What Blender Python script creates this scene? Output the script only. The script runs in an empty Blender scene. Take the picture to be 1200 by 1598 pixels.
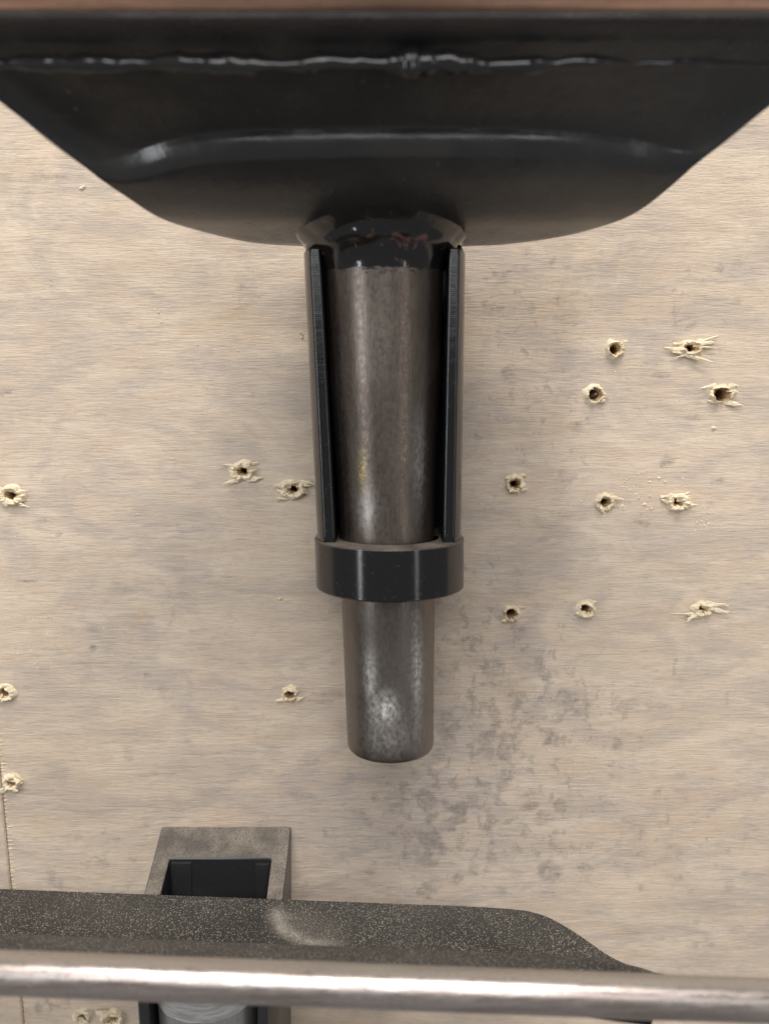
import bpy, math, random
import numpy as np
from mathutils import Vector, Matrix, noise as mnoise
random.seed(7); np.random.seed(7)
S = bpy.context.scene
COL = S.collection

# ------------------------------------------------------------------ camera
# working frame, in millimetres: x right, d away from the lens (wall at WALL), h up; the lens is at (0,0,CZ)
F, PITCH, CZ, WALL = 1230.0, math.radians(7.4), 1400.0, 258.0
cam = bpy.data.objects.new('camera', bpy.data.cameras.new('camera')); COL.objects.link(cam)
cam.location = (0, 0, CZ/1000)
cam.rotation_euler = (math.pi/2 - PITCH, 0, 0)
cam.data.sensor_fit = 'HORIZONTAL'; cam.data.sensor_width = 36.0
cam.data.lens = 36.0*F/1200.0
cam.data.clip_start = 0.01; cam.data.clip_end = 50
cam.data.dof.use_dof = True; cam.data.dof.focus_distance = 0.245; cam.data.dof.aperture_fstop = 11.5
S.camera = cam
# ------------------------------------------------------------------ light
w = bpy.data.worlds.new('World'); S.world = w; w.use_nodes = True
w.node_tree.nodes['Background'].inputs['Color'].default_value = (1.0, 0.98, 0.96, 1)
w.node_tree.nodes['Background'].inputs['Strength'].default_value = 0.25
def area(name, loc, target, sx, sy, power, col):
    l = bpy.data.lights.new(name, 'AREA'); l.shape = 'RECTANGLE'; l.size = sx; l.size_y = sy
    l.energy = power; l.color = col
    o = bpy.data.objects.new(name, l); COL.objects.link(o); o.location = loc
    o.rotation_euler = (Vector(target)-Vector(loc)).to_track_quat('-Z', 'Y').to_euler()
    return o
area('window_light', (-1.15, -0.95, 1.55), (0, 0.2, 1.4), 0.13, 1.1, 6.5, (0.93, 0.97, 1.0))
area('doorway_light', (1.05, -1.0, 1.55), (0, 0.2, 1.4), 0.10, 1.1, 2.2, (1.0, 0.98, 0.95))
area('bay_light', (0.0, -1.15, 2.20), (0, 0.25, 1.42), 0.95, 0.75, 12.3, (0.97, 0.98, 1.0))
area('ceiling_light', (0.0, -0.42, 2.50), (0, 0.25, 1.38), 0.8, 0.25, 14.0, (1.0, 0.95, 0.88))
S.view_settings.view_transform = 'Standard'; S.view_settings.look = 'None'
S.view_settings.exposure = 0; S.view_settings.gamma = 1
S.render.engine = 'CYCLES'

# ------------------------------------------------------------------ helpers
def W(x, d, h): return (x/1000.0, d/1000.0, (h+CZ)/1000.0)
def hd(py): return math.tan(math.atan((799-py)/F) - PITCH)         # height / distance for a photo row
def at(px, py, d):
    h = d*hd(py); z = d*math.cos(PITCH) - h*math.sin(PITCH)
    return (px-600)/F*z, h
def link(name, verts, faces, mat, parent=None, smooth=True, sharp=35, mm=True):
    me = bpy.data.meshes.new(name)
    if mm: verts = [W(*v) for v in verts]
    me.from_pydata(verts, [], faces); me.validate(); me.update()
    o = bpy.data.objects.new(name, me); COL.objects.link(o)
    if mat: me.materials.append(mat)
    if smooth:
        me.polygons.foreach_set('use_smooth', [True]*len(me.polygons))
        me.set_sharp_from_angle(angle=math.radians(sharp))
    if parent: setpar(o, parent)
    return o
def setpar(o, p):
    o.parent = p; o.matrix_parent_inverse = p.matrix_world.inverted()
def empty(name, x, d, h):
    o = bpy.data.objects.new(name, None); COL.objects.link(o); o.empty_display_size = 0.01
    o.matrix_world = Matrix.Translation(W(x, d, h)); o.location = W(x, d, h)
    return o
def tag(o, label=None, cat=None, group=None, kind=None):
    if label: o['label'] = label
    if cat: o['category'] = cat
    if group: o['group'] = group
    if kind: o['kind'] = kind
def loft(rings, closed=True, cap0=True, cap1=True):
    n = len(rings[0]); V = [p for r in rings for p in r]; Fc = []
    for i in range(len(rings)-1):
        for j in range(n if closed else n-1):
            a = i*n+j; b = i*n+(j+1) % n
            Fc.append((a, b, b+n, a+n))
    if cap0: Fc.append(tuple(reversed(range(n))))
    if cap1: Fc.append(tuple(range((len(rings)-1)*n, len(rings)*n)))
    return V, Fc
def nz(x, y, z=0.0): return mnoise.noise(Vector((x, y, z)))
def recalc(o):
    import bmesh
    bm = bmesh.new(); bm.from_mesh(o.data); bmesh.ops.recalc_face_normals(bm, faces=bm.faces)
    bm.to_mesh(o.data); bm.free()

# ------------------------------------------------------------------ material kit
class M:
    def __init__(s, name):
        s.m = bpy.data.materials.new(name); s.m.use_nodes = True
        s.t = s.m.node_tree; s.N = s.t.nodes; s.L = s.t.links
        s.b = s.N['Principled BSDF']
        tc = s.N.new('ShaderNodeNewGeometry'); s.geo = tc
        s.pos = s.vm('SCALE', tc.outputs['Position'], scale=1000.0)   # millimetres
    def inp(s, sock, v):
        if hasattr(v, 'links'): s.L.new(v, sock)
        elif isinstance(v, tuple) and len(v) == 3 and sock.type == 'RGBA': sock.default_value = (*v, 1)
        else: sock.default_value = v
    def vm(s, op, a, b=None, scale=None):
        n = s.N.new('ShaderNodeVectorMath'); n.operation = op; s.inp(n.inputs[0], a)
        if b is not None: s.inp(n.inputs[1], b)
        if scale is not None: n.inputs['Scale'].default_value = scale
        return n.outputs[0]
    def ma(s, op, a, b=None, c=None, clamp=False):
        n = s.N.new('ShaderNodeMath'); n.operation = op; n.use_clamp = clamp; s.inp(n.inputs[0], a)
        if b is not None: s.inp(n.inputs[1], b)
        if c is not None: s.inp(n.inputs[2], c)
        return n.outputs[0]
    def noise(s, sc, detail=4, rough=0.55, dist=0.0, off=(0, 0, 0), vec=None):
        v = s.vm('MULTIPLY', vec or s.pos, sc if isinstance(sc, tuple) else (sc, sc, sc))
        v = s.vm('ADD', v, off)
        n = s.N.new('ShaderNodeTexNoise'); n.inputs['Scale'].default_value = 1.0
        n.inputs['Detail'].default_value = detail; n.inputs['Roughness'].default_value = rough
        n.inputs['Distortion'].default_value = dist
        s.L.new(v, n.inputs['Vector']); return n.outputs['Fac']
    def vor(s, sc, off=(0, 0, 0)):
        v = s.vm('ADD', s.vm('MULTIPLY', s.pos, sc if isinstance(sc, tuple) else (sc, sc, sc)), off)
        n = s.N.new('ShaderNodeTexVoronoi'); n.inputs['Scale'].default_value = 1.0
        s.L.new(v, n.inputs['Vector']); return n
    def ss(s, v, a, b):
        n = s.N.new('ShaderNodeMapRange'); n.interpolation_type = 'SMOOTHSTEP'; n.clamp = True
        s.inp(n.inputs[0], v); n.inputs[1].default_value = a; n.inputs[2].default_value = b
        return n.outputs[0]
    def mr(s, v, a, b, c, d):
        n = s.N.new('ShaderNodeMapRange'); n.clamp = True
        s.inp(n.inputs[0], v)
        for k, x in zip((1, 2, 3, 4), (a, b, c, d)): n.inputs[k].default_value = x
        return n.outputs[0]
    def mix(s, f, a, b):
        n = s.N.new('ShaderNodeMix'); n.data_type = 'RGBA'
        s.inp(n.inputs[0], f); s.inp(n.inputs[6], a); s.inp(n.inputs[7], b); return n.outputs[2]
    def attr(s, name):
        n = s.N.new('ShaderNodeAttribute'); n.attribute_name = name; return n.outputs['Fac']
    def sep(s, v):
        n = s.N.new('ShaderNodeSeparateXYZ'); s.L.new(v, n.inputs[0]); return n.outputs
    def bump(s, h, dist, strength=1.0, chain=None):
        n = s.N.new('ShaderNodeBump'); n.inputs['Distance'].default_value = dist
        n.inputs['Strength'].default_value = strength; s.L.new(h, n.inputs['Height'])
        if chain is not None: s.L.new(chain, n.inputs['Normal'])
        return n.outputs[0]
    def out(s, col=None, rough=None, metal=None, spec=None, normal=None, coat=None):
        I = s.b.inputs
        if col is not None: s.inp(I['Base Color'], col)
        if rough is not None: s.inp(I['Roughness'], rough)
        if metal is not None: s.inp(I['Metallic'], metal)
        if spec is not None: s.inp(I['Specular IOR Level'], spec)
        if coat is not None: s.inp(I['Coat Weight'], coat); I['Coat Roughness'].default_value = 0.12
        if normal is not None: s.L.new(normal, I['Normal'])
        return s.m

def mat_ply():
    m = M('weathered_plywood')
    warp = m.noise((0.006, 1, 0.012), 2)
    grain = m.noise((0.075, 1, 0.75), 5, 0.65, 0.25)
    med = m.noise((0.03, 1, 0.13), 5, 0.62, 0.8)
    fine = m.noise((0.22, 1, 2.2), 4, 0.7, 0.2, (5, 0, 3))
    blot = m.noise((0.028, 1, 0.060), 6, 0.66, 0.9, (11, 0, 4))
    spots = m.noise((0.13, 1, 0.17), 4, 0.6, 0.3, (31, 0, 7))
    fig = m.noise((0.0085, 1, 0.021), 1.5, 0.4, 0.9, (2.3, 0, 8.1))
    band = m.ma('ABSOLUTE', m.ma('SUBTRACT', m.ma('FRACT', m.ma('MULTIPLY', fig, 7.0)), 0.5))
    line = m.ss(band, 0.36, 0.5)
    stain = m.attr('stain'); grey = m.attr('greying'); warm = m.attr('warm')
    tan, pale, gry = (0.625, 0.50, 0.385), (0.725, 0.602, 0.472), (0.45, 0.385, 0.34)
    c = m.mix(m.ss(med, 0.34, 0.70), tan, pale)
    g = m.ma('ADD', m.ma('MULTIPLY', m.ss(blot, 0.42, 0.62), 0.62), m.ma('MULTIPLY', grey, 0.65), clamp=True)
    g = m.ma('MULTIPLY', g, m.ma('ADD', 0.62, m.ma('MULTIPLY', m.ss(grain, 0.35, 0.65), 0.42)), clamp=True)
    c = m.mix(g, c, gry)
    c = m.mix(m.ma('MULTIPLY', line, 0.14), c, (0.64, 0.45, 0.29))
    c = m.mix(m.ma('MULTIPLY', warm, 0.6), c, (0.62, 0.42, 0.24))
    c = m.mix(m.ma('MULTIPLY', m.ss(grain, 0.48, 0.72), 0.22), c, (0.34, 0.275, 0.225))
    c = m.mix(m.ma('MULTIPLY', m.ss(fine, 0.50, 0.74), 0.42), c, (0.30, 0.24, 0.20))
    c = m.mix(m.ma('MULTIPLY', m.ss(fine, 0.46, 0.28), 0.35), c, (0.80, 0.69, 0.53))
    pore = m.ss(m.noise((0.30, 1, 3.2), 2, 0.5, 0.1, (17, 0, 29)), 0.66, 0.76)
    c = m.mix(m.ma('MULTIPLY', pore, 0.55), c, (0.22, 0.17, 0.13))
    sp = m.ma('MULTIPLY', m.ss(spots, 0.56, 0.72), m.ma('ADD', 0.10, grey), clamp=True)
    c = m.mix(m.ma('MULTIPLY', sp, 0.5), c, (0.20, 0.185, 0.165))
    mould = m.attr('mould')
    mk = m.ma('ADD', m.noise((0.21, 1, 0.20), 6, 0.68, 0.35, (3, 0, 41)), m.ma('MULTIPLY', m.ma('SUBTRACT', mould, 0.5), 0.13))
    mk = m.ma('MULTIPLY', m.ss(mk, 0.535, 0.66), m.ss(mould, 0.02, 0.35))
    c = m.mix(m.ma('MULTIPLY', mk, 0.40), c, (0.20, 0.178, 0.160))
    st = m.ma('MULTIPLY', stain, m.mr(m.noise((0.55, 1, 0.8), 5, 0.7), 0.34, 0.64, 0.2, 1.15), clamp=True)
    c = m.mix(m.ma('MULTIPLY', st, 0.85), c, (0.175, 0.158, 0.145))
    h = m.ma('ADD', m.ma('MULTIPLY', grain, 0.7), m.ma('MULTIPLY', fine, 0.5))
    h = m.ma('ADD', h, m.ma('MULTIPLY', m.noise((0.3, 1, 1.6), 4, 0.7), 0.4))
    return m.out(c, 0.72, 0, 0.25, m.bump(h, 0.00045, 1.0))
def mat_fresh(name, col, dark):
    m = M(name)
    n = m.noise((0.4, 0.6, 3.0), 3, 0.6); n2 = m.noise(0.5, 3)
    c = m.mix(m.ss(n, 0.4, 0.65), col, dark)
    c = m.mix(m.ma('MULTIPLY', m.ss(n2, 0.5, 0.7), 0.4), c, dark)
    return m.out(c, 0.8, 0, 0.2, m.bump(n, 0.0003, 0.8))
def mat_paint(name, r0, r1, spec, k):
    m = M(name)
    peel = m.noise(0.35, 3, 0.5); fine = m.noise(1.6, 3, 0.6); big = m.noise(0.05, 3)
    nib = m.ss(m.vor(0.16).outputs['Distance'], 0.10, 0.03)
    scr = m.ss(m.noise((0.05, 0.5, 1.2), 4, 0.7, 0.5, (4, 2, 9)), 0.66, 0.74)
    c = m.mix(m.ss(big, 0.4, 0.65), (0.017*k, 0.017*k, 0.018*k), (0.026*k, 0.025*k, 0.024*k))
    c = m.mix(m.ma('MULTIPLY', scr, 0.5), c, (0.11, 0.10, 0.09))
    if k < 0.6: c = m.mix(m.ma('MULTIPLY', m.ss(m.noise(0.22, 4, 0.65, 0.6, (8, 3, 1)), 0.60, 0.68), 0.8), c, (0.13, 0.06, 0.048))
    h = m.ma('ADD', m.ma('ADD', peel, m.ma('MULTIPLY', fine, 0.12)), m.ma('MULTIPLY', nib, 1.2))
    r = m.mr(m.noise(0.08, 4, 0.6), 0.35, 0.65, r0, r1)
    return m.out(c, r, 0, spec, m.bump(h, 0.00016, 0.6))
def dustmask(m, lo=0.5, hi=0.9):
    nrm = m.sep(m.geo.outputs['Normal'])[2]
    return m.ss(nrm, lo, hi)
def mat_dusty_paint():
    m = M('dusty_black_paint')
    up = dustmask(m, 0.35, 0.8)
    v1 = m.vor(2.1); v2 = m.vor(1.0, (3, 5, 1)); n = m.noise(0.06, 4, 0.6); n3 = m.noise(2.2, 2)
    big = m.noise(0.02, 3, 0.5, 0.5, (7, 1, 3))
    s1 = m.ma('MULTIPLY', m.ss(v1.outputs['Distance'], 0.44, 0.26), m.ss(m.sep(v1.outputs['Color'])[0], 0.15, 0.75))
    s2 = m.ma('MULTIPLY', m.ss(v2.outputs['Distance'], 0.30, 0.16), m.ss(m.sep(v2.outputs['Color'])[1], 0.55, 0.8))
    sp = m.ma('MAXIMUM', s1, s2)
    sp = m.ma('MULTIPLY', sp, m.mr(n, 0.35, 0.65, 0.6, 1.1))
    arc = m.attr('dust')
    film = m.ma('ADD', m.mr(big, 0.3, 0.7, 0.06, 0.14), m.ma('MULTIPLY', arc, m.mr(n3, 0.35, 0.65, 0.2, 0.75)), clamp=True)
    f = m.ma('MULTIPLY', m.ma('MAXIMUM', film, m.ma('MULTIPLY', sp, 0.75)), up, clamp=True)
    c = m.mix(f, (0.009, 0.009, 0.010), (0.60, 0.555, 0.49))
    r = m.mr(f, 0, 0.5, 0.55, 0.9)
    return m.out(c, r, 0, 0.12, m.bump(sp, 0.0003, 0.6))
def mat_print(name, dust, base, rough, dcol):
    m = M(name)
    z = m.sep(m.pos)[2]
    wob = m.noise((0.05, 0.05, 0.9), 3, 0.6)
    lay = m.ma('SINE', m.ma('ADD', m.ma('MULTIPLY', z, 2*math.pi/0.55), m.ma('MULTIPLY', wob, 2.0)))
    irr = m.noise((0.12, 0.12, 1.9), 3, 0.7)
    up = dustmask(m, 0.55, 0.9)
    d = m.noise(2.2, 4, 0.7); d2 = m.noise(0.09, 3, 0.6); v = m.vor(1.3)
    spk = m.ma('MULTIPLY', m.ss(v.outputs['Distance'], 0.3, 0.12), m.ss(m.sep(v.outputs['Color'])[0], 0.80, 0.95))
    f = m.ma('MULTIPLY', up, m.ma('MULTIPLY', m.ss(d, 0.22, 0.62), m.mr(d2, 0.35, 0.6, 0.45, 1.0)))
    f = m.ma('MULTIPLY', f, dust)
    f = m.ma('MAXIMUM', f, m.ma('MULTIPLY', spk, m.ma('ADD', 0.12, m.ma('MULTIPLY', up, 0.75))))
    c = m.mix(f, base, dcol)
    h = m.ma('ADD', m.ma('MULTIPLY', lay, 0.5), m.ma('MULTIPLY', irr, 1.2))
    nb = m.bump(h, 0.00002, 0.8)
    nb = m.bump(m.ma('MULTIPLY', d, up), 0.0004, 0.35, nb)
    return m.out(c, m.mr(f, 0, 0.4, rough, 0.9), 0, 0.5, nb)
def mat_post(name, ca, cb):
    m = M(name)
    x, y, z = m.sep(m.pos)
    n1 = m.noise((0.10, 0.10, 0.05), 5, 0.6); n2 = m.noise((0.9, 0.9, 0.7), 4, 0.65); n3 = m.noise((1.6, 1.6, 0.25), 3, 0.6)
    c = m.mix(m.ss(n1, 0.38, 0.64), ca, cb)
    c = m.mix(m.ma('MULTIPLY', m.ss(n2, 0.55, 0.75), 0.3), c, (0.10, 0.078, 0.064))
    low = m.ss(z, CZ-40, CZ-75)
    c = m.mix(m.ma('MULTIPLY', m.ss(n3, 0.42, 0.7), 0.28), c, (0.24, 0.212, 0.19))
    c = m.mix(m.ma('MULTIPLY', low, 0.45), c, (0.235, 0.225, 0.212))
    wear_glint = m.attr('wear_glint'); yel = m.attr('yellow'); pnt = m.attr('paint')
    wf = m.ma('MULTIPLY', wear_glint, m.mr(n2, 0.35, 0.62, 0.35, 1.15), clamp=True)
    c = m.mix(wf, c, (0.86, 0.85, 0.83))  # worn steel, with its bright highlights painted into the colour
    c = m.mix(m.ma('MULTIPLY', yel, m.ss(m.noise(1.5, 3), 0.44, 0.58), clamp=True), c, (0.75, 0.55, 0.10))
    pf = m.ss(m.ma('ADD', pnt, m.ma('MULTIPLY', m.ma('SUBTRACT', m.noise((0.5, 0.5, 1.6), 5, 0.7), 0.5), 1.5)), 0.42, 0.58)
    c = m.mix(pf, c, (0.014, 0.013, 0.013))
    r = m.ma('ADD', m.mr(n2, 0.3, 0.7, 0.28, 0.46), m.ma('MULTIPLY', wf, -0.12))
    r = m.ma('ADD', m.ma('MULTIPLY', r, m.ma('SUBTRACT', 1.0, pf)), m.ma('MULTIPLY', pf, 0.2))
    h = m.ma('ADD', n2, m.ma('MULTIPLY', n3, 0.8))
    return m.out(c, r, m.ma('MULTIPLY', m.mr(pf, 0, 1, 0.9, 0.0), m.mr(wf, 0, 1, 1.0, 0.5)), 0.5, m.bump(h, 0.00007, 0.6))
def mat_rod(name, a, b, rough):
    m = M(name)
    n1 = m.noise((0.03, 0.5, 0.5), 5, 0.65); n2 = m.noise((0.2, 1.2, 1.2), 4, 0.6); n3 = m.noise(0.7, 4, 0.7)
    c = m.mix(m.ss(n1, 0.38, 0.66), a, b)
    c = m.mix(m.ma('MULTIPLY', m.ss(n3, 0.54, 0.70), 0.55), c, (0.22, 0.17, 0.135))
    v = m.vor(0.9); spk = m.ma('MULTIPLY', m.ss(v.outputs['Distance'], 0.3, 0.12), m.ss(m.sep(v.outputs['Color'])[0], 0.86, 0.95))
    spk = m.ma('MULTIPLY', spk, dustmask(m, -0.2, 0.5))
    film = m.ma('MULTIPLY', dustmask(m, 0.80, 0.97), m.mr(n3, 0.3, 0.6, 0.5, 0.95))
    c = m.mix(m.ma('MULTIPLY', spk, 0.6), c, (0.55, 0.48, 0.38))
    c = m.mix(film, c, (0.27, 0.235, 0.195)); spk = m.ma('MAXIMUM', spk, film)
    return m.out(c, m.mr(n2, 0.3, 0.7, rough-0.06, rough+0.12), m.mr(spk, 0, 1, 0.92, 0.1), 0.5, m.bump(n2, 0.0001, 0.5))
def mat_weldmetal():
    m = M('bare_weld_metal')
    n = m.noise((0.12, 0.12, 0.9), 4, 0.6, 0.3); z = m.sep(m.pos)[2]
    c = m.mix(m.ss(n, 0.4, 0.65), (0.85, 0.85, 0.85), (0.6, 0.59, 0.58))
    return m.out(c, 0.28, 0.9, 0.5, m.bump(n, 0.0006, 0.6))

PLY = mat_ply(); CREAM = mat_fresh('torn_wood', (0.88, 0.785, 0.60), (0.68, 0.54, 0.36))
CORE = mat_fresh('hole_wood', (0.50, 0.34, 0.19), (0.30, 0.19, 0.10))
CRUMB = mat_fresh('crumb_wood', (0.86, 0.78, 0.62), (0.68, 0.56, 0.40))
PAINT = mat_paint('black_gloss_paint', 0.20, 0.30, 0.6, 1.25); PAINT3 = mat_paint('black_seam_paint', 0.10, 0.18, 0.6, 0.7); PAINT2 = mat_paint('black_weld_paint', 0.09, 0.16, 0.6, 0.5); CLEAN = mat_print('clean_printed_plastic', 0.1, (0.02, 0.02, 0.021), 0.3, (0.3, 0.26, 0.2)); DPAINT = mat_dusty_paint()
PRINT = mat_print('black_printed_plastic', 0.6, (0.007, 0.007, 0.008), 0.14, (0.34, 0.28, 0.22)); DPRINT = mat_print('dusty_printed_plastic', 0.9, (0.022, 0.022, 0.023), 0.3, (0.29, 0.25, 0.205))
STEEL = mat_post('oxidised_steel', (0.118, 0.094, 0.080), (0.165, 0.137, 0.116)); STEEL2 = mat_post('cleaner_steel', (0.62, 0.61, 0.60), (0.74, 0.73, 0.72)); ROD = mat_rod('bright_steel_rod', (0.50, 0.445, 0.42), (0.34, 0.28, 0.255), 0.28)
RROD = mat_rod('warm_reflection_rod', (0.66, 0.46, 0.38), (0.48, 0.32, 0.26), 0.42)  # upper rod: warm pinkish reflection put into the base colour
WELD = mat_weldmetal()
mm_ = M('screw_steel'); SCREW = mm_.out((0.55, 0.55, 0.56), 0.3, 0.95)

# ------------------------------------------------------------------ plywood wall
HOLES = [ # px, py, rim radius, hole radius, stretch, splinters, long splinter mm, label
 (958, 545, 3.0, 1.35, 1.0, 2, 3.0), (1078, 543, 2.6, 1.1, 1.5, 9, 8.0), (927, 615, 3.1, 1.7, 1.1, 5, 2.6),
 (1125, 615, 3.2, 1.9, 1.35, 8, 6.5), (380, 735, 3.2, 1.1, 1.3, 8, 6.0), (458, 763, 3.0, 1.1, 1.4, 9, 6.5),
 (18, 773, 3.3, 1.2, 1.3, 7, 5.0), (803, 755, 2.9, 1.25, 1.1, 7, 3.8), (943, 783, 2.8, 1.1, 1.1, 5, 4.0),
 (1057, 783, 2.9, 1.0, 1.4, 8, 5.5), (797, 957, 3.0, 1.45, 1.0, 5, 3.0), (913, 950, 2.9, 1.35, 1.1, 5, 4.5),
 (1095, 950, 2.5, 0.7, 1.5, 9, 8.5), (8, 1080, 3.1, 1.2, 1.1, 6, 4.0), (453, 1082, 2.6, 1.1, 1.1, 5, 3.4),
 (20, 1220, 3.0, 1.0, 1.1, 5, 4.0), (130, 1585, 2.9, 1.1, 1.2, 7, 4.2), (178, 1588, 3.2, 1.3, 1.3, 7, 4.5)]
HP = [(*at(a[0], a[1], WALL), *a[2:]) for a in HOLES]
def seam(h): return -132.5 + 0.0268*(-122.9 - h)

STEP = 0.8
xs = np.arange(0, 430, STEP); hs = np.arange(-400, 256, STEP)
X, H = np.meshgrid(xs, hs); SE = seam(H); X = X + SE + 0.35
XO, HO = X.copy(), H.copy()
def vnoise(x, y, seed):
    r = np.random.RandomState(seed); T = r.rand(256, 256)
    xi = np.floor(x).astype(int); yi = np.floor(y).astype(int); fx = x-xi; fy = y-yi
    fx = fx*fx*(3-2*fx); fy = fy*fy*(3-2*fy)
    g = lambda a, b: T[a % 256, b % 256]
    return (g(xi, yi)*(1-fx)+g(xi+1, yi)*fx)*(1-fy)+(g(xi, yi+1)*(1-fx)+g(xi+1, yi+1)*fx)*fy
def fbm(x, y, seed, o=4):
    v = 0; a = 0.5; t = 0
    for k in range(o): v = v+a*vnoise(x*2**k, y*2**k, seed+k); t += a; a *= 0.55
    return v/t
stain = np.zeros_like(X); warm = np.zeros_like(X)
n_edge = fbm(X*0.33, H*0.38, 3, 5)*1.5-0.25; n_big = fbm(X*0.05, H*0.05, 9)
def blob(px, py, rx, ry, amt, arr=None, edge=1.7, ang=0.0):
    arr = stain if arr is None else arr
    x, h = at(px, py, WALL); k = 0.212
    dx = (X-x)/(rx*k); dh = (H-h)/(ry*k)
    c, s = math.cos(ang), math.sin(ang); u, v = (X-x)*c+(H-h)*s, -(X-x)*s+(H-h)*c
    q = np.sqrt((u/(rx*k))**2+(v/(ry*k))**2) + (n_edge-0.5)*edge
    np.maximum(arr, amt*np.clip((1.1-q)/0.5, 0, 1), out=arr)
def c6(cx, cy): return 640+cx/2.143, 960+cy/2.143
for cx, cy, rx, ry, a in [(215,85,12,8,.5),(270,180,18,16,.5),(270,300,13,22,.55),(130,340,16,18,.45),(275,370,10,16,.6),(120,400,20,20,.5),
    (250,440,14,24,.55),(320,440,12,26,.45),(480,420,16,14,.55),(420,340,20,16,.35),(60,620,26,30,.55),(165,670,16,18,.7),(210,620,16,20,.5),
    (265,690,13,20,.55),(60,765,13,34,.6),(100,770,14,16,.65),(45,820,20,14,.6),(50,915,14,17,.6),(215,850,11,17,.5),(155,880,10,12,.6),
    (275,800,10,18,.5),(460,850,19,24,.5),(495,640,12,12,.65),(440,680,13,13,.5),(580,850,11,11,.55),(545,278,46,14,.62),(700,300,20,10,.4),
    (690,430,10,12,.55),(905,540,15,10,.35),(830,590,12,9,.5),(400,640,14,12,.4),(320,555,10,20,.55),(305,575,9,11,.6),(470,195,26,10,.45),
    (435,160,10,14,.5),(330,250,12,30,.3),(210,150,24,18,.35),(120,180,22,16,.35),(885,170,3,14,.45),(1060,270,8,12,.4),(720,345,6,9,.45),
    (560,330,16,8,.35),(1060,900,10,14,.35),(770,910,6,6,.5),(190,330,10,14,.3),(90,480,16,12,.45),(20,540,12,14,.35)]:
    blob(*c6(cx, cy), rx, ry, a)
blob(1000, 1098, 70, 7, .34, ang=-0.16)
for px, py, rx, ry, a in [(1124,418,6,8,.55),(1151,410,9,10,.4),(1152,468,6,12,.35),(1056,486,11,15,.35),(1084,508,9,8,.45),(904,668,14,9,.5),
    (896,664,6,8,.5),(1040,721,12,6,.8),(1122,750,10,6,.7),(1001,815,13,8,.6),(1105,785,8,4,.5),(1029,585,17,4,.45),(1075,652,13,4,.5),(1040,712,9,3,.4),
    (885,492,16,12,.25),(890,540,12,18,.2),(880,748,16,14,.22),(815,660,16,12,.22),(760,520,10,20,.18),(780,440,14,9,.25),(930,410,18,14,.2),
    (40,907,13,2.2,.95),(145,1010,6,5,.8),(227,1053,5,7,.7),(92,834,6,3,.6),(65,812,7,5,.35),(8,612,16,7,.75),
    (280,1322,14,9,.28),(80,1370,8,24,.25),(95,1385,5,14,.35),(160,1345,10,14,.35),(120,1310,7,10,.35),(200,1180,9,16,.25),(270,960,6,14,.3),
    (380,440,22,34,.22),(190,925,30,14,.22),(280,905,14,30,.2),(140,1050,14,26,.2),(520,1085,28,5,.5),(500,1095,30,4,.4),(725,1010,14,10,.4),
    (840,1020,10,14,.35),(255,1085,7,20,.25),(70,1550,8,20,.4),(105,1560,7,18,.35),(60,1575,6,14,.5),(880,1335,9,9,.35),(990,1290,9,14,.25),
    (1108,1475,4,4,.6),(1085,1478,6,8,.35),(1090,1440,7,12,.3),(1000,1300,3,10,.35),(980,1370,5,4,.4),(470,1245,26,10,.3),(620,1245,22,18,.4),
    (560,1270,16,10,.3),(700,1290,14,16,.4),(640,1330,12,20,.35)]:
    blob(px, py, rx, ry, a)
blob(90, 275, 100, 4, .40, edge=1.6); blob(20, 280, 60, 3.5, .3, edge=1.4); blob(150, 295, 60, 3, .25, edge=1.4)
blob(108, 1016, 7, 7, .9, warm, .2); blob(700, 1448, 45, 2.5, .9, warm, .8, 0.1); blob(975, 1455, 40, 2.5, .9, warm, .8, 0.06)
for a, b, c2, d2, a2 in [(950,1292,60,4,.12),(1060,1284,90,4,.0),(350,500,40,6,.5),(215,965,8,28,-.5),(870,470,60,4,.5),(1080,495,24,2,.0),(300,515,30,5,.4)]:
    blob(a, b, c2, d2, .55, warm, 1.2, a2)
greying = np.zeros_like(X)
for px, py, rx, ry, a in [(700,1180,170,280,.75),(760,700,120,260,.40),(560,1260,160,120,.55),(300,1000,200,260,.35),(60,650,120,160,.30),
                          (950,1330,300,130,.40),(880,620,130,140,.30),(300,1350,260,120,.32),(380,600,120,200,.22),(780,470,90,90,.3),(1100,1500,200,120,.35)]:
    x, h = at(px, py, WALL); k = 0.212
    greying += a*np.exp(-((X-x)/(rx*k))**2-((H-h)/(ry*k))**2)
mould = np.zeros_like(X)
for px, py, rx, ry, a in [(770,1130,160,280,.72),(640,1290,110,100,.65),(690,930,50,120,.5),(770,600,70,130,.45),(890,660,60,80,.5),(800,440,90,60,.5),(880,500,60,60,.4),
                          (1080,480,70,90,.5),(900,1150,120,120,.35),(1080,1320,120,110,.35),(850,1340,90,60,.45),(180,1330,120,60,.35),(290,950,50,120,.3),(380,440,40,50,.4),(80,1560,60,50,.6)]:
    x, h = at(px, py, WALL); k = 0.212
    mould += a*np.exp(-((X-x)/(rx*k))**2-((H-h)/(ry*k))**2)
mould = np.clip(mould, 0, 1)
greying = np.clip(greying*(0.45+1.1*n_big), 0, 1)
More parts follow.
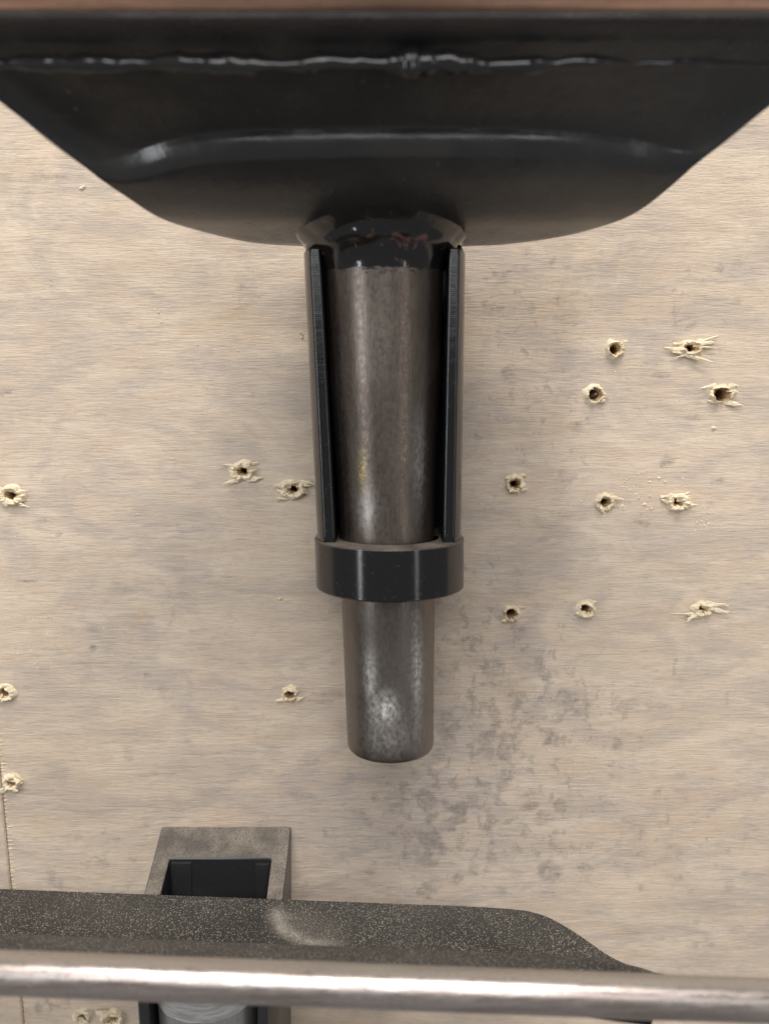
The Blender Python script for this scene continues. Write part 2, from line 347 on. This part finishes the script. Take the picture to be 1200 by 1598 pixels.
# relief: the sheet swells a little round each screw hole; faces over the holes are left out
D = np.full_like(X, WALL) - 0.10*(fbm(X*0.02, H*0.10, 21)-0.5)
for (x, h, rr, hr, st, ns, ln) in HP:
    q = np.sqrt(((X-x)/(1.3*st))**2+(H-h)**2); D -= 0.35*np.exp(-(q/3.2)**2)
nr, nc = X.shape
V = np.stack([X/1000, D/1000, (H+CZ)/1000], -1).reshape(-1, 3)
I = np.arange(nr*nc).reshape(nr, nc)
Q = np.stack([I[:-1, :-1], I[:-1, 1:], I[1:, 1:], I[1:, :-1]], -1).reshape(-1, 4)
cx = (X[:-1, :-1]+X[1:, 1:]).ravel()/2; ch = (H[:-1, :-1]+H[1:, 1:]).ravel()/2
keep = np.ones(len(Q), bool)
for (x, h, rr, hr, st, ns, ln) in HP: keep &= ((cx-x)/st)**2+(ch-h)**2 > (hr+0.55)**2
Q = Q[keep]
# sheet edge along the seam gets real thickness
left = I[:, 0]; vb = V[left].copy(); vb[:, 1] += 0.018; nb0 = len(V); V = np.vstack([V, vb]); ib = np.arange(nb0, nb0+nr)
Q = np.vstack([Q, np.stack([left[:-1], left[1:], ib[1:], ib[:-1]], -1)])
me = bpy.data.meshes.new('wall')
me.vertices.add(len(V)); me.vertices.foreach_set('co', V.ravel())
me.loops.add(len(Q)*4); me.loops.foreach_set('vertex_index', Q.ravel().astype(np.int32))
me.polygons.add(len(Q)); me.polygons.foreach_set('loop_start', np.arange(0, len(Q)*4, 4, dtype=np.int32))
me.update(calc_edges=True); me.validate()
me.polygons.foreach_set('use_smooth', np.ones(len(Q), bool)); me.set_sharp_from_angle(angle=math.radians(40))
for nm, arr in (('stain', stain), ('greying', greying), ('warm', warm), ('mould', mould)):
    a = me.attributes.new(nm, 'FLOAT', 'POINT'); a.data.foreach_set('value', np.concatenate([arr.ravel(), np.zeros(nr)]).astype(np.float32))
me.materials.append(PLY)
wall = bpy.data.objects.new('wall', me); COL.objects.link(wall)
tag(wall, 'weathered grey and tan plywood sheet the tool rests hang on', 'wall', kind='structure')
# the neighbouring sheet beyond the seam
vs = []; fs = []
hh = list(range(-400, 257, 8))
for h in hh:
    s = seam(h)-0.55
    vs += [(-420, WALL+0.4, h), (s-0.5, WALL+0.4, h), (s, WALL+0.9, h), (s, WALL+18, h)]
for i in range(len(hh)-1):
    for j in range(3): a = i*4+j; fs.append((a, a+1, a+5, a+4))
o = link('adjoining_wall', vs, fs, PLY); tag(o, 'second plywood sheet at the left edge beyond the narrow joint', 'wall', kind='structure')
vs = [(-420, WALL+18.5, -400), (290, WALL+18.5, -400), (290, WALL+18.5, 255), (-420, WALL+18.5, 255)]
o = link('wall_backing', vs, [(0, 1, 2, 3)], CORE); tag(o, kind='structure')

# ------------------------------------------------------------------ screw holes: crater + torn splinters
def crater(x, h, rr, hr, st, seed):
    # a jagged rim of fibres pushed out of the sheet round a drilled hole
    rings = []; n = 44
    prof = [(rr+0.35, 0.15, 0, .2), (rr, -0.35, .5, .5), (rr-0.35, -1.45, 1.3, .8), (rr-0.75, -1.75, 1.5, .8), (hr+0.45, -0.9, .9, .5), (hr, 0.3, .25, .2), (hr*0.9, 3, .1, .1), (hr*0.8, 9, .05, .05)]
    for k, (r, z, nn, jag) in enumerate(prof):
        R = []
        for j in range(n):
            a = 2*math.pi*j/n; ca, sa = math.cos(a), math.sin(a)
            f = 1+0.26*nz(ca*1.5+seed, sa*1.5, k*0.2)+jag*0.13*nz(ca*6+seed, sa*6, k*0.5)
            tooth = nz(ca*9+seed, sa*9, 1.5)
            zz = z + nn*(1.0*nz(ca*1.8, sa*1.8+seed, 3.3)+0.75*tooth)
            if 0 < k < 5: zz = min(zz, -0.05)
            R.append((x+r*f*ca*(st if k < 5 else 1+(st-1)*0.4), WALL-0.33+zz, h+r*f*sa*(0.95 if sa > 0 else 1.05)))
        rings.append(R)
    return loft(rings, True, False, True)
def splinter(p0, ang, L, wd, lift, curl=0.3):
    # a sliver torn up along the grain: root in the rim, tip lifted off the sheet
    x, h = p0; V = []; n = 5
    for i in range(n):
        t = i/(n-1); r = wd*(1-0.85*t**2.2)*(0.75+0.5*random.random())+0.05
        cx_ = x+math.cos(ang)*L*t; ch_ = h+math.sin(ang)*L*t+curl*math.sin(t*3)*0.3
        cz = WALL-0.45-lift*t-0.5*math.sin(math.pi*t)
        px_, ph_ = -math.sin(ang), math.cos(ang)
        V += [(cx_+px_*r, cz+0.12, ch_+ph_*r), (cx_, cz-r*0.32, ch_), (cx_-px_*r, cz+0.12, ch_-ph_*r), (cx_, cz+r*0.5+0.1, ch_)]
    Fc = []
    for i in range(n-1):
        for j in range(4): a = i*4+j; b = i*4+(j+1) % 4; Fc.append((a, b, b+4, a+4))
    Fc += [(3, 2, 1, 0), tuple(range((n-1)*4, n*4))]
    return V, Fc
for k, (x, h, rr, hr, st, ns, ln) in enumerate(HP):
    random.seed(100+k)
    v, f = crater(x, h, rr*1.0, hr, st, k*3.7+1)
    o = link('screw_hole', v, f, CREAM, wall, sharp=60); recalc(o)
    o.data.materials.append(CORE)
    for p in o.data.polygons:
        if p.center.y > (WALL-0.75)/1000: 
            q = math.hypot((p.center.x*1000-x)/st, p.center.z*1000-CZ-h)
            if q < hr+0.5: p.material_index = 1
    for i in range((ns*2)//3):
        side = 1 if i % 2 == 0 else -1
        ang = random.gauss(0, 0.22); ang = ang if side > 0 else math.pi+ang
        th = random.uniform(-1, 1); base = (x+side*random.uniform(-0.3, 0.9)*rr*0.8, h+math.copysign(0.35+0.6*abs(th), th)*rr)
        L = ln*random.uniform(0.4, 1.0); wd = random.uniform(0.4, 1.0)
        v, f = splinter(base, ang, L, wd, random.uniform(0.3, 2.4), random.uniform(-1, 1))
        s = link('splinter', v, f, CREAM, o, sharp=50)
# a few hand-placed long slivers seen in the photograph
def sliver(px0, py0, px1, py1, wd, lift, hole):
    x0, h0 = at(px0, py0, WALL); x1, h1 = at(px1, py1, WALL)
    v, f = splinter((x0, h0), math.atan2(h1-h0, x1-x0), math.hypot(x1-x0, h1-h0), wd, lift, 0)
    link('splinter', v, f, CREAM, [c for c in wall.children if c.name.startswith('screw_hole')][hole], sharp=50)
random.seed(5)
sliver(1062, 552, 1108, 566, .55, 2.2, 1); sliver(1050, 537, 1100, 534, .5, .4, 1); sliver(1085, 541, 1118, 543, .35, .8, 1)
sliver(365, 728, 404, 721, .75, 1.2, 4); sliver(362, 735, 366, 746, .4, 1, 4); sliver(432, 764, 461, 776, .6, 1.8, 5); sliver(462, 757, 486, 757, .5, 1.2, 5)
sliver(468, 762, 480, 770, .6, 1.0, 5); sliver(1085, 956, 1068, 968, .7, 1.8, 12); sliver(1100, 944, 1130, 941, .8, 1.2, 12); sliver(1105, 950, 1145, 955, .35, .5, 12)
sliver(1080, 957, 1046, 957, .3, .4, 12); sliver(933, 787, 941, 800, .6, 1.2, 8); sliver(1030, 776, 1075, 773, .7, .8, 9); sliver(1050, 786, 1030, 779, .7, .6, 9)
sliver(1130, 627, 1158, 633, .8, .5, 3);  sliver(5, 778, 40, 786, .6, 1.4, 6); sliver(20, 765, 45, 766, .6, .8, 6)
sliver(8, 1215, 38, 1219, .5, 1, 15); sliver(20, 1230, 38, 1219, .45, 1.2, 15); sliver(150, 1580, 196, 1584, .7, .6, 17)

# screw tip showing in one hole
x, h = at(928, 616, WALL); V = []
for i in range(15):
    t = i/14; r = 1.15*(1-0.75*t**1.3)*(1.12 if i % 3 == 1 else 0.92)
    V.append([(x+0.25*t+r*math.cos(a*math.pi/6), WALL+4-4.6*t, h+0.3*t+r*math.sin(a*math.pi/6)) for a in range(12)])
v, f = loft(V); o = link('screw', v, f, SCREW, sharp=50); recalc(o)
tag(o, 'shiny steel screw tip poking through one hole above right of centre', 'screw')

# wood crumbs clinging to the sheet
random.seed(11); V = []; Fc = []
def crumb(px, py, s):
    x, h = at(px, py, WALL); b = len(V)
    for (a, c, e) in [(1, 0, 0), (-1, 0, 0), (0, 0, 1), (0, 0, -1), (0, -1, 0), (0, .6, 0)]:
        V.append((x+a*s*random.uniform(.5, 1.5), WALL-0.05+c*s*random.uniform(.6, 1.2), h+e*s*random.uniform(.4, 1.0)))
    for t in [(0, 2, 4), (2, 1, 4), (1, 3, 4), (3, 0, 4), (2, 0, 5), (1, 2, 5), (3, 1, 5), (0, 3, 5)]: Fc.append(tuple(b+i for i in t))
for cx_, cy_, sx, sy, n, s in [(1000,770,45,28,34,.22),(915,780,22,28,26,.16),(1095,800,22,24,24,.16),(1030,750,10,4,3,.5),(972,790,8,5,4,.4),(1012,791,10,6,4,.4),
        (1098,815,12,6,10,.25),(60,1010,40,25,40,.16),(40,905,50,80,22,.14),(45,964,40,1.5,45,.13),(220,780,180,260,30,.15),(950,600,170,200,44,.15),
        (950,1080,200,150,26,.14),(1111,667,1,1,1,.55),(443,936,5,2,3,.4),(471,523,3,6,4,.35),(135,290,5,3,3,.4),(75,440,6,4,2,.35),(290,520,60,40,6,.22),(500,930,30,30,4,.2)]:
    for i in range(n): crumb(random.gauss(cx_, sx*0.7), random.gauss(cy_, sy*0.7), 1.5*s*random.uniform(.5, 1.5))
o = link('wood_crumbs', V, Fc, CRUMB, smooth=False); tag(o, 'pale wood crumbs and sawdust clinging to the plywood', 'sawdust', kind='stuff')
# torn fibres along the joint
V = []; Fc = []
for k in range(95):
    h = -110-1.35*k+random.uniform(-.4, .4); s = seam(h); L = random.uniform(.8, 3.4); b = len(V); t = random.uniform(.10, .22)
    V += [(s+.2, WALL-.1, h-t), (s+.2, WALL-.1, h+t), (s+.2+L, WALL-.08, h+random.uniform(-.2, .2)), (s+.3+L*.4, WALL-random.uniform(.3, .6), h)]
    Fc += [(b, b+1, b+3), (b+1, b+2, b+3), (b+2, b, b+3)]
o = link('torn_fibres', V, Fc, CREAM, wall, smooth=False); tag(o, kind='stuff')

# ------------------------------------------------------------------ post holders (printed sleeves)
def holder(cx_, dh, tilt, mat, matring, lab, floor=44.0):
    root = empty('post_holder', cx_, WALL, -51.4+dh)
    AX = 228.0
    def ro(h): return 21.0+1.7*max(0, min(1, (h+36)/90.0))
    def ri(h): return 15.2+2.3*max(0, min(1, (h+36)/75.0)) + 3.0*max(0, (h-37)/12.0)
    def lean(x, h): return x - (h+10)*tilt
    # channel: flat back, straight cheeks, front cut away
    hs_ = [-37.5 + i*(82.5)/30 for i in range(31)]
    rings = []
    for i, h in enumerate(hs_):
        R = ro(h); r = min(ri(h), R-2.2); dc = 10.5
        a0 = math.asin(dc/R); b0 = math.asin(min(0.95, dc/R*1.0))
        out = [(-R, WALL-0.05), (-R, AX+12)] + [(-R*math.cos(a), AX-R*math.sin(a)) for a in np.linspace(0, a0, 8)]
        r = 14.95+2.1*max(0, min(1, (h+36)/80.0)); inn = [(-r-.25, AX-dc+.2), (-r, AX-dc+.8), (-r, AX-4), (-r, AX+4), (-r, AX+10), (-r, AX+18.8), (-r+.7, AX+19.2)]
        L = out+inn
        ringL = [(x, d) for x, d in L]; ringR = [(-x, d) for x, d in reversed(L)]
        pts = ringL+ringR
        ring = []
        for x, d in pts:
            hh_ = h
            if i == len(hs_)-1: hh_ = max(57.0-0.5*(WALL-d), floor)        # top slopes down towards the post
            elif i > 22:
                top = max(57.0-0.5*(WALL-d), floor); t = (i-22)/8.0; hb = hs_[22]; hh_ = hb+(top-hb)*t
            ring.append((lean(x, hh_)+cx_, d, hh_+dh))
        rings.append(ring)
    v, f = loft(rings); o = link('sleeve', v, f, mat, root, sharp=30); recalc(o)
    b = o.modifiers.new('bevel', 'BEVEL'); b.width = 0.0004; b.segments = 2; b.limit_method = 'ANGLE'; b.angle_limit = math.radians(50); b.harden_normals = False
    for sx in (-1, 1):                                  # ledges in the back corners of the channel
        w0, w1, tz = (-16.4, -9.8, 50.2) if sx < 0 else (11.8, 16.4, 49.8)
        ring = lambda h, e: [(lean(x, h)+cx_, d, h+dh) for x, d in ((w0, AX+19.4), (w1, AX+19.4), (w1, AX+18.7+e*.3), (w1-e*.3-.4, AX+18.4+e*.3), (w0, AX+18.4+e*.3))]
        v, f = loft([ring(-37, 0), ring(tz-.6, 0), ring(tz, .6)]); o = link('corner_ledge', v, f, CLEAN, root, sharp=40); recalc(o)
    # collar: closed ring round the post, flat at the back
    def collar_loop(R, back, n=56):
        L = [(R*math.cos(a), AX-R*math.sin(a)) for a in np.linspace(0, math.pi, n)]
        return L+[(-R, back), (R, back)]
    n = 58; V = []; Fc = []
    inner = [(14.6*math.cos(a), AX-14.6*math.sin(a)) for a in np.linspace(0, math.pi, 56)]
    inner += [(14.6*math.cos(a), AX-14.6*math.sin(a)) for a in (math.pi*1.33, math.pi*1.67)]
    lv = [(21.45, -51.4+.6, 0), (21.9, -51.0+.9, 0), (21.9, -37.3, 0), (21.5, -36.9, 0)]
    loops = [[(x, d, -51.4) for x, d in inner], [(x, d, -51.4) for x, d in collar_loop(21.3, WALL-.1)]]
    loops += [[(x, d, h) for x, d in collar_loop(R, WALL-.1)] for R, h in ((21.75, -51.0), (21.8, -44), (21.8, -37.3), (21.4, -36.9))]
    loops += [[(x, d, -36.9) for x, d in inner], [(x, d, -51.4) for x, d in inner]]
    loops = [[(lean(x, h)+cx_, d, h+dh) for x, d, h in L] for L in loops]
    v, f = loft(loops, True, False, False); o = link('collar', v, f, matring, root, sharp=40); recalc(o)
    tag(root, *lab)
    return root
holder(0.9, 0, 0.017, PRINT, PRINT, ('black printed plastic sleeve bracket with collar around the upper steel post', 'bracket'), 43.0)
holder(-55.0, -201, 0.0, DPRINT, DPRINT, ('dust covered black printed sleeve bracket behind the lower tool rest', 'bracket'), 33.0)

# ------------------------------------------------------------------ tool rests
AXD = 228.0
def flange_h(d): return 46.5+0.06*(234.0-d)+0.016*max(0.0, 212.0-d)**2
def interp(P, t):
    P = np.array(P, float); s = np.linspace(0, 1, len(P))
    return np.array([np.interp(t, s, P[:, k]) for k in range(P.shape[1])])
def resample(P, n):
    P = np.array(P, float)
    # Catmull-Rom then uniform arc length
    Q = []
    E = np.vstack([2*P[0]-P[1], P, 2*P[-1]-P[-2]])
    for i in range(1, len(E)-2):
        for t in np.linspace(0, 1, 12, endpoint=False):
            a, b, c, d = E[i-1], E[i], E[i+1], E[i+2]
            Q.append(0.5*((2*b)+(-a+c)*t+(2*a-5*b+4*c-d)*t*t+(-a+3*b-3*c+d)*t**3))
    Q.append(P[-1]); Q = np.array(Q)
    s = np.concatenate([[0], np.cumsum(np.linalg.norm(np.diff(Q, axis=0), axis=1))]); s /= s[-1]
    u = np.linspace(0, 1, n); return np.array([np.interp(u, s, Q[:, k]) for k in range(Q.shape[1])]).T
def tool_rest(cx_, dh, roll, back, bend, top, rodR, rod_d, rod_h, rod_x, mats, lab, thick, dusty, tilt, weldlow=37.2, bead=(169.3, 69.6)):
    plate_m, rod_m, bead_m, collar_m = mats
    root = empty('tool_rest', cx_, AXD, 38+dh)
    NU = 120
    B = resample(back, NU); N = resample(bend, NU); T = resample(top, NU)
    verts = []; rows = []
    NV1, NV2, NV3 = 14, 10, 14
    for i in range(NU):
        (bx, bd), (nx, nd), (tx, td, th) = B[i], N[i], T[i]
        sec = []
        for k in range(NV1):
            t = k/NV1; x = bx+(nx-bx)*t; d = bd+(nd-bd)*t
            sec.append((x, d, flange_h(d)))
        hb = flange_h(nd)
        # rounded lip: from flange slope to almost upright, then on to the slanting apron
        p0 = np.array((nx, nd, hb)); dirt = np.array((tx-nx, td-nd-(-2.6), th-hb-4.2))
        uu = abs(2*i/(NU-1)-1); en = max(0.0, 1-uu**13)
        nx0 = nx; lip = np.array((nx+(tx-nx)*0.12, nd+(td-nd)*0.12*(1-en)-2.35*en, hb+(th-hb)*0.12*(1-en)+6.2*en))
        c1 = np.array((nx+(tx-nx)*0.05, nd+(td-nd)*0.05*(1-en)-3.1*en, hb+(th-hb)*0.05*(1-en)+1.9*en))
        for k in range(NV2):
            t = k/NV2; q = (1-t)**2*p0+2*t*(1-t)*c1+t*t*lip; sec.append(tuple(q))
        tp = np.array((tx, td, th)); c2 = np.array((nx+(tx-nx)*0.35, nd+(td-nd)*0.35*(1-en)-4.6*en, hb+(th-hb)*0.35*(1-en)+8.4*en))
        for k in range(NV3+1):
            t = k/NV3; q = (1-t)**2*lip+2*t*(1-t)*c2+t*t*tp; sec.append(tuple(q))
        rows.append(sec)
    nv = len(rows[0])
    def place(x, d, h):
        # small roll of the whole rest about its post
        c, s = math.cos(roll), math.sin(roll); hh_ = h-46
        return (cx_+x*c+hh_*s, d, 46+dh-x*s+hh_*c)
    V = [place(*p) for r in rows for p in r]
    Fc = [(i*nv+j, i*nv+j+1, (i+1)*nv+j+1, (i+1)*nv+j) for i in range(NU-1) for j in range(nv-1)]
    o = link('body_plate', V, Fc, plate_m, root, sharp=70)
    sol = o.modifiers.new('thickness', 'SOLIDIFY'); sol.thickness = thick/1000; sol.offset = 1.0 if dusty is not None else 1.0
    bv = o.modifiers.new('bevel', 'BEVEL'); bv.width = 0.0008; bv.segments = 3; bv.limit_method = 'ANGLE'; bv.angle_limit = math.radians(50)
    a = o.data.attributes.new('dust', 'FLOAT', 'POINT')
    if dusty:
        vals = []
        for p in V:
            x, h = p[0]-cx_, p[1]
            q = math.hypot((x-dusty[0])/dusty[2], (h-dusty[1])/dusty[3])
            edge = max(0, 1-abs(q-0.93)/0.16)*0.8+(0.30*q if q < 0.95 else 0)
            side = max(0, min(1, (dusty[0]+4-x)/6))*max(0, min(1, (dusty[1]+4-h)/7))
            vals.append(edge*side)
        a.data.foreach_set('value', np.array(vals, np.float32))
    body = o
    # hardened rod along the front
    rings = []
    x0, x1 = rod_x
    for x in np.linspace(x0, x1, 60):
        R = []
        for j in range(32):
            an = 2*math.pi*j/32; r = rodR*(1+0.012*nz(x*0.05, an))
            R.append(place(x, rod_d+r*math.cos(an), rod_h+r*math.sin(an)))
        rings.append(R)
    v, f = loft(rings); o = link('rod', v, f, rod_m, root, sharp=50); recalc(o)
    if dusty:
        # thin pale patch on the underside of the rod
        V = []; n = 12
        for k in range(n):
            x = -55+(k/(n-1))*13.5
            for q in range(5):
                an = math.radians(205+q*6)+math.radians(3)*nz(k*.6, q); V.append(place(x+0.4*nz(q*2., 4.), rod_d-(rodR+.06)*abs(math.cos(an)), rod_h+(rodR+.06)*math.sin(an)))
        link('pale_patch', V, [(k*5+q, k*5+q+1, k*5+q+6, k*5+q+5) for k in range(n-1) for q in range(4)], CRUMB, root)
    # weld bead between rod and plate
    rings = []
    bx = min(0.97*x1, 84.0 if not dusty else 118.0); xs_ = np.linspace(-bx, bx, 420)
    for x in xs_:
        t = (x-T[0][0])/(T[-1][0]-T[0][0]); td = AXD*0
        amp = 1.0+0.9*nz(x*0.11, 2.2)+0.12*nz(x*0.5, 7.7); amp *= (1 if x < 30 else max(.35, 1-(x-30)/30))
        bd_, bh_ = bead[0]+0.4*nz(x*0.09, 5.1), bead[1]+0.9*nz(x*0.06, 1.1)+0.35*nz(x*0.35, 4.4)
        R = []
        for j in range(12):
            an = 2*math.pi*j/12; r = (1.45*max(.25, amp)+1.6*math.exp(-((x-5)/3.5)**2)*(1+nz(x*.8, 3.3)))*(1+0.2*nz(x*0.35, an))
            R.append(place(x, bd_+r*0.62*math.cos(an)+0.5, bh_+r*1.05*math.sin(an)))
        rings.append(R)
    v, f = loft(rings); o = link('weld_bead', v, f, bead_m, root, sharp=80); recalc(o)
    # post: tapered head, straight shank
    prof = [(46, 17.3), (40, 17.1), (36, 16.9), (22, 16.25), (8, 15.8), (-4, 15.05), (-16, 14.45), (-26, 13.95), (-37, 13.75), (-58, 13.75), (-80, 13.35), (-99.8, 13.05), (-100.6, 12.85), (-101, 12.5)]
    hs_ = np.concatenate([np.linspace(46, -97, 90), [-99.8, -100.3, -100.7, -101]])
    ph = np.array([p[0] for p in prof])[::-1]; pr = np.array([p[1] for p in prof])[::-1]
    rings = []; att = {'wear_glint': [], 'yellow': [], 'paint': []}
    for h in hs_:
        r = np.interp(h, ph, pr); R = []
        for j in range(72):
            an = 2*math.pi*j/72; x = r*math.cos(an); d = AXD-r*math.sin(an)
            ht = min(h, 45.5-0.85*max(0.0, d-230)) if h > 30 else h
            R.append((cx_+x-tilt*(h+10), d, ht+dh))
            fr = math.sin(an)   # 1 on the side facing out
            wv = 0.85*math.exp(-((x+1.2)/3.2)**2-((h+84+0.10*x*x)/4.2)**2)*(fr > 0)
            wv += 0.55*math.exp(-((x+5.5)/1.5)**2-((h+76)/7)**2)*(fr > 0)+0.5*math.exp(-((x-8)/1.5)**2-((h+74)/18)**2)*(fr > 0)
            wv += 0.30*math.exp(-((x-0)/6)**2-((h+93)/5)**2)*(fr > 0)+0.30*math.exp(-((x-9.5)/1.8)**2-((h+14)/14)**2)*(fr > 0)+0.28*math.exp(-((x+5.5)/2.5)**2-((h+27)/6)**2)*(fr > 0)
            att['wear_glint'].append(min(1, wv))
            att['yellow'].append(1.0*math.exp(-((x+6.6)/0.55)**2-((h+17)/5)**2)*(fr > 0))
            att['paint'].append(1/(1+math.exp(-(h-37.5-1.0*math.cos(an*2))/1.8)))
        rings.append(R)
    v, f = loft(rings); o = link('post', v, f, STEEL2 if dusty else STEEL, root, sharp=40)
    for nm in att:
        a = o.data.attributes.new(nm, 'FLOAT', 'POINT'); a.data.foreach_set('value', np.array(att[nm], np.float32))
    recalc(o)
    # weld collar between post and plate
    rings = []; K = 14; n = 96
    for k in range(K+1):
        t = k/K; R = []
        for j in range(n):
            an = 2*math.pi*j/n; ca, sa = math.cos(an), math.sin(an)
            wob = 1+0.03*nz(ca*2.5, sa*2.5, t*1.2+dh)+0.018*nz(ca*7, sa*7, t*3)+0.006*nz(ca*16, sa*16, t*6)
            r1 = (23.6+2.6*max(0, sa))*wob; r0 = 17.0
            if sa < -0.05: r1 = max(r0-0.8, min(r1, 5.5/-sa))
            e = t**1.7
            r = r0+(r1-r0)*e + 0.9*math.exp(-((t-0.58-0.1*nz(an*2, 9))/0.11)**2)*(1+nz(an*3, 4)) - 0.35*math.exp(-((t-0.72)/0.06)**2)
            htop = flange_h(AXD-r1*sa)+0.4-(0.9*max(0, -r1*sa-4) if sa < 0 else 0); hbot = weldlow+0.9*nz(ca*3, sa*3, 8)
            h = hbot+(htop-hbot)*t
            R.append((cx_+r*ca-tilt*(h+10), AXD-r*sa, h+dh))
        rings.append(R)
    v, f = loft(rings, True, False, False); o = link('weld_collar', v, f, collar_m, root, sharp=80); recalc(o)
    tag(root, *lab)
    return root, body

flat = lambda L: L
# upper rest, seen from below
back = [(-67, 194.5), (-62.2, 200), (-57.5, 207.5), (-50.5, 217.5), (-39, 229), (-25, 233.5), (0, 235), (25, 233.5), (37, 230.5), (50.5, 222), (60.5, 208.5), (67, 197.5), (71, 191.5)]
bend = [(-67, 194.5), (-62, 195.5), (-55, 194.6), (-46, 192.4), (-32, 190.8), (0, 190), (34, 190.4), (50, 191.6), (60, 193), (66, 193), (71, 191.5)]
top = [(-96, 166.5, 75.5), (-48, 166.5, 75.5), (0, 166.5, 75.5), (48, 166.5, 75.5), (96, 166.5, 75.5)]
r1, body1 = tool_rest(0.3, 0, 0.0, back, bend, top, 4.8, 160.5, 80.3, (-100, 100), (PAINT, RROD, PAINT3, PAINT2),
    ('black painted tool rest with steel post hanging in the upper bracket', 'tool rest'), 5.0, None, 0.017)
# lower rest, seen from above
back = [(-132, 191), (-124, 203), (-114, 217), (-104, 227), (-90, 231.5), (-40, 232), (0, 232), (50, 232), (88, 231.8), (103, 229.5), (112, 221), (121, 207), (130, 193.5)]
bend = [(-132, 192), (-122, 191), (-70, 189), (0, 188), (70, 189), (117, 191), (130, 194)]
top = [(-140, 163, 72), (-70, 162.5, 72.5), (0, 162, 73), (70, 162.5, 72.5), (117, 168, 64)]
r2, body2 = tool_rest(-55.0, -203, math.radians(2.3), back, bend, top, 4.35, 155.5, 81.5, (-190, 200), (DPAINT, ROD, DPAINT, WELD),
    ('dusty black tool rest with bright steel rod along the bottom edge', 'tool rest'), 3.0, (41, 226, 21, 19), 0.0, 23.5, (161, 76))
